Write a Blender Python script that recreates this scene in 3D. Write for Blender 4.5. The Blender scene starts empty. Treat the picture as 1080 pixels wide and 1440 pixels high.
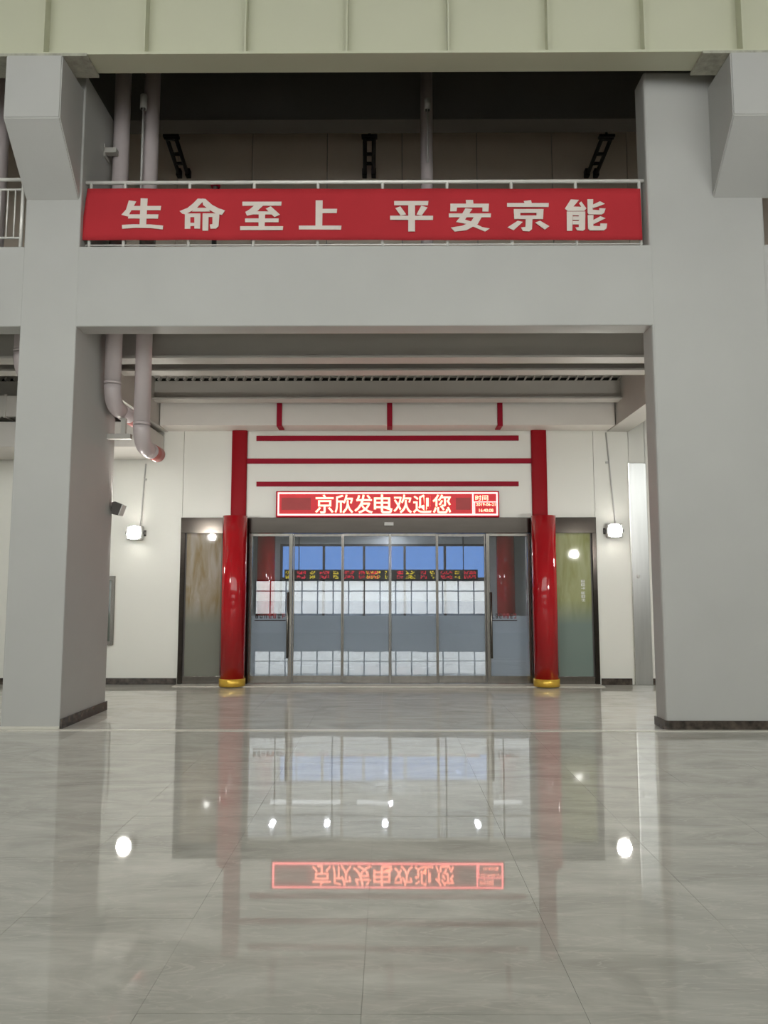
import bpy, bmesh, math, random
from mathutils import Vector, Matrix
from mathutils.geometry import tessellate_polygon
random.seed(7)
scene = bpy.context.scene
COL = scene.collection

# ------------------------------------------------------------------ camera
F = 1081.0; EYE = 1.5
PITCH = math.atan(110.0 / F)
YAW = math.atan(7.0 / F * math.cos(PITCH))
cam = bpy.data.cameras.new('camera'); cam_ob = bpy.data.objects.new('camera', cam); COL.objects.link(cam_ob)
cam.sensor_fit = 'HORIZONTAL'; cam.sensor_width = 36.0; cam.lens = F / 1080.0 * 36.0
cam_ob.location = (0, 0, EYE); cam_ob.rotation_euler = (math.pi / 2 + PITCH, 0, YAW)
scene.camera = cam_ob

# ------------------------------------------------------------------ world, light, exposure
SKY = 4.15
world = bpy.data.worlds.new('world'); scene.world = world; world.use_nodes = True
bg = world.node_tree.nodes['Background']
bg.inputs['Color'].default_value = (1.0, 0.985, 0.95, 1); bg.inputs['Strength'].default_value = SKY
scene.view_settings.view_transform = 'Standard'; scene.view_settings.look = 'None'
scene.view_settings.gamma = 1.0; scene.view_settings.use_curve_mapping = False
scene.view_settings.exposure = 0.0

def portal(x0, x1, y, z0, z1):
    l = bpy.data.lights.new('window_portal', 'AREA'); l.shape = 'RECTANGLE'
    l.size = x1 - x0; l.size_y = z1 - z0; l.cycles.is_portal = True
    o = bpy.data.objects.new('window_portal', l); COL.objects.link(o)
    o.location = ((x0 + x1) / 2, y, (z0 + z1) / 2); o.rotation_euler = (math.pi / 2, 0, 0) 
    o.rotation_euler = (-math.pi / 2, 0, math.pi)      # faces +Y, into the hall
    return o
portal(-12, 12, -2.62, 3.6, 9.0)  # portal for the unseen high window added for front light
ADDED_SKYLIGHTS = ((-1.2, 0.0), (2.2, 3.4), (5.4, 6.6))  # unseen roof lights, added to brighten the floor
for ya, yb in ADDED_SKYLIGHTS:
    l = bpy.data.lights.new('added_skylight_portal', 'AREA'); l.shape = 'RECTANGLE'; l.size = 24; l.size_y = yb - ya; l.cycles.is_portal = True
    o = bpy.data.objects.new('added_skylight_portal', l); COL.objects.link(o); o.location = (0, (ya + yb) / 2, 14.32)
portal(-10.5, -6.9, -2.62, 0.62, 1.87)
portal(-4.8, 3.6, -2.62, 0.62, 1.87)

# ------------------------------------------------------------------ helpers
_f = Vector((-math.sin(YAW) * math.cos(PITCH), math.cos(YAW) * math.cos(PITCH), math.sin(PITCH)))
_r = Vector((math.cos(YAW), math.sin(YAW), 0)); _u = _r.cross(_f)
def at(px, py, Y):
    d = _f * F + _r * (px - 540) + _u * (720 - py); t = Y / d.y
    return Vector((d.x * t, Y, EYE + d.z * t))
def AX(px, py, Y): return at(px, py, Y).x
def AZ(py, Y, px=547): return at(px, py, Y).z

def box(bm, x0, x1, y0, y1, z0, z1, bev=0.0):
    m = Matrix.Translation(((x0 + x1) / 2, (y0 + y1) / 2, (z0 + z1) / 2)) @ Matrix.Diagonal((abs(x1 - x0), abs(y1 - y0), abs(z1 - z0), 1))
    r = bmesh.ops.create_cube(bm, size=1, matrix=m)
    if bev:
        es = list({e for v in r['verts'] for e in v.link_edges})
        bmesh.ops.bevel(bm, geom=es, offset=bev, segments=2, affect='EDGES', profile=0.5)
    return bm
def tube(bm, pts, r, seg=16, caps=True):
    pts = [Vector(p) for p in pts]; rings = []; prev = None
    for i, p in enumerate(pts):
        if i == 0: t = pts[1] - p
        elif i == len(pts) - 1: t = p - pts[i - 1]
        else: t = (pts[i + 1] - p).normalized() + (p - pts[i - 1]).normalized()
        t.normalize()
        if prev is None:
            a = Vector((0, 0, 1)) if abs(t.z) < 0.9 else Vector((0, 1, 0))
            n = t.cross(a).normalized()
        else:
            n = (prev - t * prev.dot(t)).normalized()
        prev = n; b = t.cross(n)
        rr = r[i] if isinstance(r, (list, tuple)) else r
        rings.append([bm.verts.new(p + (n * math.cos(2 * math.pi * k / seg) + b * math.sin(2 * math.pi * k / seg)) * rr) for k in range(seg)])
    for a, b in zip(rings, rings[1:]):
        for k in range(seg):
            f = bm.faces.new((a[k], a[(k + 1) % seg], b[(k + 1) % seg], b[k])); f.smooth = True
    if caps:
        bm.faces.new(rings[0]); bm.faces.new(rings[-1][::-1])
    return bm
def lathe(bm, prof, cx, cy, seg=40):
    rings = [[bm.verts.new((cx + r * math.cos(2 * math.pi * k / seg), cy + r * math.sin(2 * math.pi * k / seg), z)) for k in range(seg)] for r, z in prof]
    for a, b in zip(rings, rings[1:]):
        for k in range(seg):
            f = bm.faces.new((a[k], a[(k + 1) % seg], b[(k + 1) % seg], b[k])); f.smooth = True
    bm.faces.new(rings[0]); bm.faces.new(rings[-1][::-1])
    return bm
def prism(bm, poly, axis, a, b):
    """poly: 2-D points; extruded along axis ('x': poly=(y,z); 'y': poly=(x,z); 'z': poly=(x,y))"""
    def mk(p, t): return {'x': (t, p[0], p[1]), 'y': (p[0], t, p[1]), 'z': (p[0], p[1], t)}[axis]
    A = [bm.verts.new(mk(p, a)) for p in poly]; B = [bm.verts.new(mk(p, b)) for p in poly]
    bm.faces.new(A); bm.faces.new(B[::-1]); n = len(poly)
    for i in range(n): bm.faces.new((A[i], B[i], B[(i + 1) % n], A[(i + 1) % n]))
    return bm
def NB(): return bmesh.new()
ORG = {}
def obj(name, bm, mat, parent=None, origin=None):
    bmesh.ops.recalc_face_normals(bm, faces=bm.faces[:])
    if origin is None:
        if parent is not None:
            o0 = ORG[parent.name]
            origin = o0
        else:
            xs = [v.co.x for v in bm.verts]; ys = [v.co.y for v in bm.verts]; zs = [v.co.z for v in bm.verts]
            origin = Vector(((min(xs) + max(xs)) / 2, (min(ys) + max(ys)) / 2, min(zs)))
    origin = Vector(origin)
    bmesh.ops.translate(bm, verts=bm.verts[:], vec=-origin)
    me = bpy.data.meshes.new(name); bm.to_mesh(me); bm.free()
    if mat is not None: me.materials.append(mat)
    o = bpy.data.objects.new(name, me); COL.objects.link(o)
    if parent is not None:
        o.parent = parent; o.location = origin - ORG[parent.name]
    else: o.location = origin
    ORG[o.name] = origin
    return o
def thing(name, label, cat, loc, group=None, kind=None):
    o = bpy.data.objects.new(name, None); COL.objects.link(o); o.location = loc; o.empty_display_size = 0.1
    ORG[o.name] = Vector(loc)
    return tag(o, label, cat, group, kind)
def tag(o, label=None, cat=None, group=None, kind=None):
    if label: o['label'] = label
    if cat: o['category'] = cat
    if group: o['group'] = group
    if kind: o['kind'] = kind
    return o
def struct(name, bm, mat, label=None, parent=None):
    o = obj(name, bm, mat, parent)
    if parent is None: o['kind'] = 'structure'
    if label: o['label'] = label
    return o
def copy_tree(o, shift, parent=None):
    c = o.copy(); COL.objects.link(c)
    if parent is None:
        c.location = Vector(o.location) + Vector(shift); ORG[c.name] = ORG[o.name] + Vector(shift)
    else:
        c.parent = parent; ORG[c.name] = ORG[o.name] + Vector(shift)
    for ch in [x for x in list(COL.objects) if x.parent == o]: copy_tree(ch, shift, c)
    return c

# ------------------------------------------------------------------ materials
def mat(name, col, rough=0.5, metal=0.0, var=0.0, scale=3.0, bump=0.0, bscale=40.0, coat=0.0, ior=1.5, emit=None, estr=0.0, col2=None, stretch=None):
    m = bpy.data.materials.new(name); m.use_nodes = True; nt = m.node_tree; b = nt.nodes['Principled BSDF']
    b.inputs['Base Color'].default_value = (*col, 1); b.inputs['Roughness'].default_value = rough
    b.inputs['Metallic'].default_value = metal; b.inputs['IOR'].default_value = ior; b.inputs['Coat Weight'].default_value = coat
    b.inputs['Coat Roughness'].default_value = 0.04
    if var or bump:
        tc = nt.nodes.new('ShaderNodeTexCoord'); src = tc.outputs['Object']
        if stretch:
            mp = nt.nodes.new('ShaderNodeMapping'); mp.inputs['Scale'].default_value = stretch
            nt.links.new(src, mp.inputs['Vector']); src = mp.outputs['Vector']
    if var:
        n = nt.nodes.new('ShaderNodeTexNoise'); n.inputs['Scale'].default_value = scale; n.inputs['Detail'].default_value = 5
        nt.links.new(src, n.inputs['Vector'])
        r = nt.nodes.new('ShaderNodeValToRGB'); r.color_ramp.elements[0].position = 0.3; r.color_ramp.elements[1].position = 0.7
        c2 = col2 if col2 else tuple(c * (1 - var) for c in col)
        r.color_ramp.elements[0].color = (*c2, 1); r.color_ramp.elements[1].color = (*col, 1)
        nt.links.new(n.outputs['Fac'], r.inputs['Fac']); nt.links.new(r.outputs['Color'], b.inputs['Base Color'])
    if bump:
        n2 = nt.nodes.new('ShaderNodeTexNoise'); n2.inputs['Scale'].default_value = bscale; n2.inputs['Detail'].default_value = 4
        nt.links.new(src, n2.inputs['Vector'])
        bp = nt.nodes.new('ShaderNodeBump'); bp.inputs['Strength'].default_value = bump; bp.inputs['Distance'].default_value = 0.01
        nt.links.new(n2.outputs['Fac'], bp.inputs['Height']); nt.links.new(bp.outputs['Normal'], b.inputs['Normal'])
    if emit:
        b.inputs['Emission Color'].default_value = (*emit, 1); b.inputs['Emission Strength'].default_value = estr
    return m

def glass(name, tint, refl, rough=0.0):
    m = bpy.data.materials.new(name); m.use_nodes = True; nt = m.node_tree
    nt.nodes.remove(nt.nodes['Principled BSDF']); out = nt.nodes['Material Output']
    t = nt.nodes.new('ShaderNodeBsdfTransparent'); t.inputs['Color'].default_value = (*tint, 1)
    g = nt.nodes.new('ShaderNodeBsdfGlossy'); g.inputs['Roughness'].default_value = rough
    lw = nt.nodes.new('ShaderNodeFresnel'); lw.inputs['IOR'].default_value = 1.5
    mr = nt.nodes.new('ShaderNodeMath'); mr.operation = 'ADD'; mr.inputs[1].default_value = refl; mr.use_clamp = True
    mx = nt.nodes.new('ShaderNodeMixShader')
    nt.links.new(lw.outputs['Fac'], mr.inputs[0]); nt.links.new(mr.outputs[0], mx.inputs['Fac'])
    nt.links.new(t.outputs[0], mx.inputs[1]); nt.links.new(g.outputs[0], mx.inputs[2]); nt.links.new(mx.outputs[0], out.inputs['Surface'])
    return m

def marble_floor(name):
    m = mat(name, (0.36, 0.355, 0.315), rough=0.025, ior=1.5)
    nt = m.node_tree; b = nt.nodes['Principled BSDF']
    g = nt.nodes.new('ShaderNodeNewGeometry'); mp = nt.nodes.new('ShaderNodeMapping')
    mp.inputs['Rotation'].default_value = (0, 0, 0.5); mp.inputs['Scale'].default_value = (0.8, 2.2, 1)
    nt.links.new(g.outputs['Position'], mp.inputs['Vector'])
    n = nt.nodes.new('ShaderNodeTexNoise'); n.inputs['Scale'].default_value = 1.4; n.inputs['Detail'].default_value = 7; n.inputs['Roughness'].default_value = 0.62; n.inputs['Distortion'].default_value = 1.2
    nt.links.new(mp.outputs['Vector'], n.inputs['Vector'])
    r = nt.nodes.new('ShaderNodeValToRGB'); e = r.color_ramp.elements
    e[0].position = 0.28; e[0].color = (0.41, 0.40, 0.355, 1); e[1].position = 0.72; e[1].color = (0.64, 0.625, 0.565, 1)
    nt.links.new(n.outputs['Fac'], r.inputs['Fac'])
    n2 = nt.nodes.new('ShaderNodeTexNoise'); n2.inputs['Scale'].default_value = 3.2; n2.inputs['Detail'].default_value = 6; n2.inputs['Distortion'].default_value = 2.0
    mp2 = nt.nodes.new('ShaderNodeMapping'); mp2.inputs['Rotation'].default_value = (0, 0, -0.35); mp2.inputs['Scale'].default_value = (0.5, 2.6, 1)
    nt.links.new(g.outputs['Position'], mp2.inputs['Vector']); nt.links.new(mp2.outputs['Vector'], n2.inputs['Vector'])
    r2 = nt.nodes.new('ShaderNodeValToRGB'); e2 = r2.color_ramp.elements
    e2[0].position = 0.49; e2[0].color = (0, 0, 0, 1); e2[1].position = 0.515; e2[1].color = (1, 1, 1, 1)
    x = r2.color_ramp.elements.new(0.545); x.color = (0, 0, 0, 1)
    nt.links.new(n2.outputs['Fac'], r2.inputs['Fac'])
    ml = nt.nodes.new('ShaderNodeMath'); ml.operation = 'MULTIPLY'; ml.inputs[1].default_value = 0.45; nt.links.new(r2.outputs['Color'], ml.inputs[0])
    mx = nt.nodes.new('ShaderNodeMix'); mx.data_type = 'RGBA'; mx.inputs[7].default_value = (0.66, 0.63, 0.57, 1)
    nt.links.new(ml.outputs[0], mx.inputs[0]); nt.links.new(r.outputs['Color'], mx.inputs[6]); nt.links.new(mx.outputs[2], b.inputs['Base Color'])
    return m

M = {}
M['floor'] = marble_floor('polished_marble_tile')
M['grout'] = mat('grout', (0.42, 0.41, 0.36), 0.7, var=0.2, scale=20)
M['pillar'] = mat('grey_paint', (0.47, 0.465, 0.445), 0.55, var=0.06, scale=1.2, bump=0.03, bscale=60)
M['corbel'] = M['pillar']
M['girder'] = mat('cream_green_paint', (0.56, 0.56, 0.42), 0.42, var=0.05, scale=1.0)
M['bearing'] = mat('rough_bearing_steel', (0.45, 0.44, 0.36), 0.7, var=0.35, scale=14, bump=0.3, bscale=50)
M['white'] = mat('white_wall_panel', (0.80, 0.79, 0.73), 0.35, var=0.03, scale=0.8)
M['fascia'] = mat('white_fascia', (0.74, 0.70, 0.65), 0.45, var=0.03, scale=0.8)
M['steelbeam'] = mat('grey_beam_paint', (0.50, 0.48, 0.44), 0.5, var=0.08, scale=1.5)
M['shadebeam'] = mat('shade_darkened_paint', (0.13, 0.125, 0.115), 0.6, var=0.1, scale=1.5)  # shade under the gallery roof is put into this darker beam colour
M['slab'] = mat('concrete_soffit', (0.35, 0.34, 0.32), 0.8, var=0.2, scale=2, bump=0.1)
M['gwall'] = mat('brown_grey_panel', (0.82, 0.70, 0.58), 0.6, var=0.1, scale=1.0)
M['dark'] = mat('black_painted_steel', (0.015, 0.014, 0.013), 0.5, var=0.3, scale=10)
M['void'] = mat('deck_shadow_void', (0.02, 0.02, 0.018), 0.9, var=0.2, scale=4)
M['pipe'] = mat('lavender_pipe_paint', (0.56, 0.49, 0.49), 0.32, var=0.05, scale=3)
M['pipe_red'] = mat('red_pipe_band', (0.45, 0.14, 0.12), 0.35, var=0.1, scale=5)
M['duct'] = mat('duct_sheet', (0.56, 0.53, 0.49), 0.4, var=0.06, scale=2)
M['chrome'] = mat('bright_stainless', (0.78, 0.77, 0.74), 0.22, metal=1.0, var=0.06, scale=8)
M['steel'] = mat('brushed_stainless', (0.22, 0.205, 0.185), 0.24, metal=1.0, var=0.15, scale=4, stretch=(6, 6, 0.4))
M['header'] = mat('steel_painted_reflection', (0.065, 0.057, 0.05), 0.2, metal=1.0, var=0.15, scale=4, stretch=(0.4, 6, 6))  # dark reflection of the hall is put into the steel colour
M['leaf'] = mat('satin_steel_sheet', (0.58, 0.58, 0.57), 0.3, metal=1.0, var=0.1, scale=3, stretch=(6, 6, 0.4))
M['railpost'] = mat('railing_steel', (0.88, 0.86, 0.81), 0.25, metal=0.15, var=0.05, scale=6)
M['red'] = mat('red_gloss_lacquer', (0.42, 0.008, 0.014), 0.10, var=0.12, scale=2.0, coat=0.1)
M['redflat'] = mat('red_flat_paint', (0.33, 0.010, 0.028), 0.5, var=0.08, scale=2.0)
M['redpil'] = mat('red_satin_paint', (0.30, 0.006, 0.012), 0.45, var=0.08, scale=2.0)
M['banner'] = mat('red_banner_cloth', (0.50, 0.035, 0.045), 0.75, var=0.12, scale=1.5, bump=0.15, bscale=90)
M['letter'] = mat('banner_letter_white', (0.74, 0.66, 0.60), 0.7, var=0.04, scale=5)
M['gold'] = mat('gold_base', (0.88, 0.56, 0.08), 0.25, metal=0.45, var=0.08, scale=6)
M['skirt'] = mat('brown_marble_skirting', (0.10, 0.078, 0.062), 0.25, var=0.7, scale=14, col2=(0.02, 0.016, 0.013))
M['strip'] = mat('pale_stone_strip', (0.66, 0.63, 0.56), 0.3, var=0.1, scale=5)
M['glass'] = glass('coated_door_glass', (0.84, 0.87, 0.90), 0.10)
def film(name, col, tr):
    m = mat(name, col, 0.35, var=0.05, scale=1.5); nt = m.node_tree; b = nt.nodes['Principled BSDF']; out = nt.nodes['Material Output']
    t = nt.nodes.new('ShaderNodeBsdfTransparent'); tl = nt.nodes.new('ShaderNodeBsdfTranslucent'); tl.inputs['Color'].default_value = (*col, 1)
    a = nt.nodes.new('ShaderNodeMixShader'); a.inputs['Fac'].default_value = 0.22; c = nt.nodes.new('ShaderNodeMixShader'); c.inputs['Fac'].default_value = tr
    nt.links.new(b.outputs[0], a.inputs[1]); nt.links.new(tl.outputs[0], a.inputs[2]); nt.links.new(a.outputs[0], c.inputs[1]); nt.links.new(t.outputs[0], c.inputs[2]); nt.links.new(c.outputs[0], out.inputs['Surface'])
    return m
M['film'] = film('frosted_vinyl_film', (0.86, 0.89, 0.93), 0.08)
M['clear'] = glass('clear_window_glass', (0.93, 0.95, 0.95), 0.01)
M['blueglass'] = glass('blue_tinted_glass', (0.25, 0.345, 0.51), 0.02)
M['frost'] = mat('frosted_grey_blue_glass', (0.42, 0.47, 0.54), 0.18, var=0.06, scale=1.2)
M['led_red'] = mat('led_red_field', (0.25, 0.0, 0.0), 0.4, var=0.3, scale=6, emit=(1.0, 0.010, 0.03), estr=0.42)
M['led_dark'] = mat('led_unlit_field', (0.12, 0.01, 0.01), 0.4, var=0.3, scale=6, emit=(0.9, 0.02, 0.02), estr=0.22)
M['led_text'] = mat('led_lit_text', (0.8, 0.5, 0.3), 0.4, var=0.05, scale=6, emit=(1.0, 0.22, 0.15), estr=4.8)
M['led_border'] = mat('led_lit_border', (0.8, 0.3, 0.3), 0.4, var=0.05, scale=6, emit=(1.0, 0.19, 0.18), estr=4.4)
M['tick_red'] = mat('ticker_red_pixels', (0.5, 0.0, 0.0), 0.4, var=0.1, scale=6, emit=(1.0, 0.01, 0.07), estr=1.0)
M['tick_yel'] = mat('ticker_yellow_pixels', (0.6, 0.5, 0.0), 0.4, var=0.1, scale=6, emit=(1.0, 0.72, 0.03), estr=1.0)
M['lamp'] = mat('lamp_lens', (0.9, 0.9, 0.9), 0.3, var=0.02, scale=9, emit=(1.0, 0.98, 0.90), estr=220.0)
M['hlamp'] = mat('hall_lamp_lens', (0.9, 0.9, 0.9), 0.3, var=0.02, scale=9, emit=(1.0, 0.98, 0.93), estr=720.0)
M['tubelight'] = mat('tube_light', (0.9, 0.9, 0.9), 0.3, var=0.02, scale=9, emit=(1.0, 0.96, 0.90), estr=1.3)
M['downlight'] = mat('downlight_lens', (0.9, 0.9, 0.9), 0.3, var=0.02, scale=9, emit=(0.97, 0.98, 1.0), estr=330.0)
M['plastic'] = mat('light_grey_plastic', (0.55, 0.54, 0.52), 0.4, var=0.05, scale=8)
M['darkgrey'] = mat('dark_grey_housing', (0.10, 0.09, 0.085), 0.45, var=0.1, scale=8)
M['hallwall'] = mat('hall_wall_paint', (0.62, 0.61, 0.56), 0.6, var=0.05, scale=0.6)
M['ground'] = mat('outdoor_paving', (0.82, 0.82, 0.84), 0.8, var=0.15, scale=0.6)
M['vest'] = mat('vestibule_wall', (0.52, 0.55, 0.56), 0.4, var=0.04, scale=1.0)
M['vceil'] = mat('vestibule_ceiling', (0.36, 0.355, 0.33), 0.6, var=0.04, scale=1.0)
M['mark'] = mat('white_mark', (0.85, 0.86, 0.84), 0.5, var=0.03, scale=8)
M['mark_dark'] = mat('dark_vinyl_mark', (0.05, 0.03, 0.03), 0.5, var=0.1, scale=8)
M['mark_red'] = mat('red_vinyl_mark', (0.35, 0.06, 0.07), 0.5, var=0.1, scale=8)
def mural(name, top, mid, low):
    m = mat(name, mid, 0.05, ior=1.5); nt = m.node_tree; b = nt.nodes['Principled BSDF']
    tc = nt.nodes.new('ShaderNodeTexCoord'); sp = nt.nodes.new('ShaderNodeSeparateXYZ'); nt.links.new(tc.outputs['Object'], sp.inputs[0])
    mp = nt.nodes.new('ShaderNodeMapping'); mp.inputs['Scale'].default_value = (7, 7, 1.3); nt.links.new(tc.outputs['Object'], mp.inputs['Vector'])
    n = nt.nodes.new('ShaderNodeTexNoise'); n.inputs['Scale'].default_value = 1.1; n.inputs['Detail'].default_value = 5; n.inputs['Distortion'].default_value = 0.8
    nt.links.new(mp.outputs['Vector'], n.inputs['Vector'])
    r = nt.nodes.new('ShaderNodeValToRGB'); r.color_ramp.elements[0].position = 0.32; r.color_ramp.elements[1].position = 0.68
    r.color_ramp.elements[0].color = (*mid, 1); r.color_ramp.elements[1].color = (*top, 1); nt.links.new(n.outputs['Fac'], r.inputs['Fac'])
    r2 = nt.nodes.new('ShaderNodeMapRange'); r2.inputs[1].default_value = 0.95; r2.inputs[2].default_value = 1.35; nt.links.new(sp.outputs['Z'], r2.inputs[0])
    mx = nt.nodes.new('ShaderNodeMix'); mx.data_type = 'RGBA'; mx.inputs[6].default_value = (*low, 1)
    nt.links.new(r2.outputs[0], mx.inputs[0]); nt.links.new(r.outputs['Color'], mx.inputs[7]); nt.links.new(mx.outputs[2], b.inputs['Base Color'])
    return m
M['mural_l'] = mural('ochre_patterned_film', (0.40, 0.36, 0.31), (0.25, 0.185, 0.09), (0.21, 0.215, 0.18))
M['mural_r'] = mural('olive_patterned_film', (0.40, 0.42, 0.24), (0.28, 0.30, 0.12), (0.19, 0.245, 0.22))

for k_ in ('redpil', 'redflat', 'banner'): M[k_].node_tree.nodes['Principled BSDF'].inputs['Specular IOR Level'].default_value = 0.12
# ================================================================== depths of the place
YP = 8.5            # front of the concrete frame
YW = 12.5           # lobby wall and doors
YV = 16.5           # inner glazing of the vestibule
YR = -2.5           # window wall behind the camera
XH = 14.0

# ------------------------------------------------------------------ floor
bm = NB(); box(bm, -XH, XH, YR, YV + 0.3, -0.2, -0.004)
floor = struct('floor', bm, M['grout'], 'polished grey marble tile floor reflecting the entrance')
TS = 0.8; X0 = -0.1 - 9 * TS
bm = NB(); box(bm, 0.0007, TS - 0.0007, 0.0007, TS - 0.0007, -0.02, 0)
tile0 = obj('tile', bm, M['floor'], floor, origin=(0, 0, 0)); tile_mesh = tile0.data
bpy.data.objects.remove(tile0)
for j in range(14):
    for i in range(18):
        t = bpy.data.objects.new('tile', tile_mesh); COL.objects.link(t); t.parent = floor
        y = 1.3 + j * TS
        t.location = Vector((X0 + i * TS, y, 0)) - ORG['floor']
        t.rotation_euler = (random.gauss(0, 0.0005), random.gauss(0, 0.0004), 0)
bm = NB()
box(bm, -XH, XH, YR, 1.298, -0.02, 0); box(bm, -XH, X0, 1.3, YW, -0.02, 0); box(bm, X0 + 18 * TS + 0.002, XH, 1.3, YW, -0.02, 0)
box(bm, -4.2, 4.2, YW + 0.012, YV + 0.3, -0.02, 0)
box(bm, X0, X0 + 18 * TS, 1.3 + 14 * TS + .001, YW + 0.01, -0.02, 0)
o = obj('tile_field', bm, M['floor'], floor); o['kind'] = 'stuff'

zs = 0.006
bm = NB(); box(bm, -XH, XH, YP - 0.10, YP - 0.0, 0.0005, zs)
tag(obj('floor_strip', bm, M['strip']), 'long pale stone strip let into the floor between the pillars', 'floor strip')
bm = NB(); box(bm, AX(250, 960, YW), AX(843, 960, YW), YW - 0.34, YW - 0.02, 0.0005, 0.012)
tag(obj('door_threshold', bm, M['strip']), 'pale threshold running in front of the glass doors', 'threshold')

# ------------------------------------------------------------------ concrete frame: pillars with corbels, cross beam
zb0 = AZ(458, YP); zb1 = AZ(345, YP)
ZTOP = AZ(75, 7.9) 
xl0 = AX(28, 460, YP); xl1 = AX(107, 460, YP); xr0 = AX(917, 460, YP); xr1 = AX(1083, 460, YP)
DP = 1.35; DR = 0.33
YC = 7.9
def corbel(bm, x0, x1):
    zt = ZTOP; zm = AZ(163, YC); zl = AZ(281, YP)
    prism(bm, [(YP + 0.01, zl), (YC, zm), (YC, zt), (YP + 0.01, zt)], 'x', x0, x1)
pl = thing('concrete_pillar', 'grey painted concrete pillar with a bare pale foot, beside the two pipes', 'pillar', (0.5 * (xl0 + xl1), YP + DP / 2, 0))
bm = NB(); box(bm, xl0, xl1, YP, YP + DP, 0, ZTOP + 0.2, 0.012); obj('shaft', bm, M['pillar'], pl)
bm = NB(); corbel(bm, AX(9, 75, YC), AX(88, 75, YC)); bmesh.ops.bevel(bm, geom=bm.edges[:], offset=0.012, segments=2, affect='EDGES'); obj('corbel', bm, M['corbel'], pl)
bm = NB(); box(bm, xl1, xl1 + 0.02, YP + 0.01, YP + DP + 0.02, 0, 0.11, 0.003); obj('skirting', bm, M['skirt'], pl)
bm = NB(); box(bm, xl0 - 0.005, xl1 + 0.001, YP - 0.012, YP, 0.006, 0.032, 0.002); obj('foot_strip', bm, M['strip'], pl)
pr = thing('concrete_pillar', 'wide grey concrete pier with a dark marble skirting round its foot', 'pillar', (0.5 * (xr0 + xr1), YP + DR / 2, 0))
bm = NB(); box(bm, xr0, xr1, YP, YP + DR, 0, ZTOP + 0.2, 0.03); obj('shaft', bm, M['pillar'], pr)
bm = NB(); corbel(bm, AX(1027, 75, YC), AX(1027, 75, YC) + 0.66); bmesh.ops.bevel(bm, geom=bm.edges[:], offset=0.012, segments=2, affect='EDGES'); obj('corbel', bm, M['corbel'], pr)
bm = NB(); prism(bm, [(xr0 - 0.02, YP + DR), (xr0 - 0.02, YP), (xr0 + 0.02, YP - 0.02), (xr1 + .02, YP - 0.02), (xr1 + .02, YP + DR)], 'z', 0.006, 0.10); obj('skirting', bm, M['skirt'], pr)

bm = NB(); box(bm, -XH, XH, YP + 0.004, YP + 0.28, zb0, zb1, 0.012)
tag(obj('concrete_beam', bm, M['pillar']), 'wide grey concrete beam spanning the pillars below the red banner', 'beam')

# ------------------------------------------------------------------ crane girder on the corbels
yg0 = YC + 0.04; yg1 = YC + 0.36; zg = ZTOP + 0.035
g = thing('crane_girder', 'pale cream-green steel crane girder with upright stiffeners above the banner', 'girder', (0, YC + 0.2, zg))
bm = NB(); box(bm, -XH + .02, XH - .02, YC + 0.19, YC + 0.21, zg + 0.03, zg + 2.6); obj('web', bm, M['girder'], g)
bm = NB(); box(bm, -XH + .02, XH - .02, yg0, yg1, zg, zg + 0.03, 0.004); obj('bottom_flange', bm, M['girder'], g)
bm = NB(); box(bm, -XH + .02, XH - .02, yg0, yg1, zg + 2.6, zg + 2.63, 0.004); obj('top_flange', bm, M['girder'], g)
for px in (-75, 64, 205, 346, 488, 630, 770, 905, 1042, 1180):
    x = AX(px, 40, YC + 0.1)
    bm = NB(); box(bm, x - 0.008, x + 0.008, YC + 0.06, YC + 0.19, zg + 0.03, zg + 2.6); obj('stiffener', bm, M['girder'], g)
for xa, xb in ((AX(-40, 78, YC), AX(121, 78, YC + .0)), (AX(990, 78, YC), AX(1150, 78, YC))):
    bm = NB(); box(bm, xa, xb, YC + 0.02, YC + 0.39, ZTOP + 0.001, zg - 0.0005, 0.003); obj('bearing_plate', bm, M['bearing'], g)
bm = NB(); box(bm, -XH, XH, YC + 0.1, YC + 0.4, zg + 2.64, 14.0)
struct('wall_front', bm, M['hallwall'], 'upper hall wall over the crane girder')

# ------------------------------------------------------------------ hall shell behind and beside the camera
bm = NB(); yy = YR - 0.2
for ya, yb in ADDED_SKYLIGHTS + ((13.4, 13.4),):
    box(bm, -XH, XH, yy, ya, 14.0, 14.3); yy = yb
    if yb > ya: box(bm, -XH, -12, ya, yb, 14.0, 14.3); box(bm, 12, XH, ya, yb, 14.0, 14.3)
struct('ceiling', bm, M['hallwall'])
for k, (ya, yb) in enumerate(ADDED_SKYLIGHTS):
    w = thing('window_%d' % (7 + k), None, None, (0, (ya + yb) / 2, 14.1), kind='structure')  # added skylight, out of view, there for its daylight
    for i in range(12):
        bm = NB(); box(bm, -12 + 2 * i + 0.02, -10 + 2 * i - 0.02, ya, yb, 14.14, 14.15); obj('pane', bm, M['clear'], w)
        bm = NB(); box(bm, -12 + 2 * i - 0.02, -12 + 2 * i + 0.02, ya, yb, 14.1, 14.2); obj('glazing_bar', bm, M['darkgrey'], w)
bm = NB(); box(bm, -XH - 0.2, -XH, YR - 0.2, 13.4, 0, 14.3); struct('wall_left', bm, M['hallwall'])
bm = NB(); box(bm, XH, XH + 0.2, YR - 0.2, 13.4, 0, 14.3); struct('wall_right', bm, M['hallwall'])
bm = NB()
def rear(x0, x1, z0, z1): box(bm, x0, x1, YR - 0.2, YR, z0, z1)
rear(-XH, XH, 9.0, 14.0); rear(-XH, XH, 1.87, 3.6); rear(-XH, -12, 3.6, 9.0); rear(12, XH, 3.6, 9.0)
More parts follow.
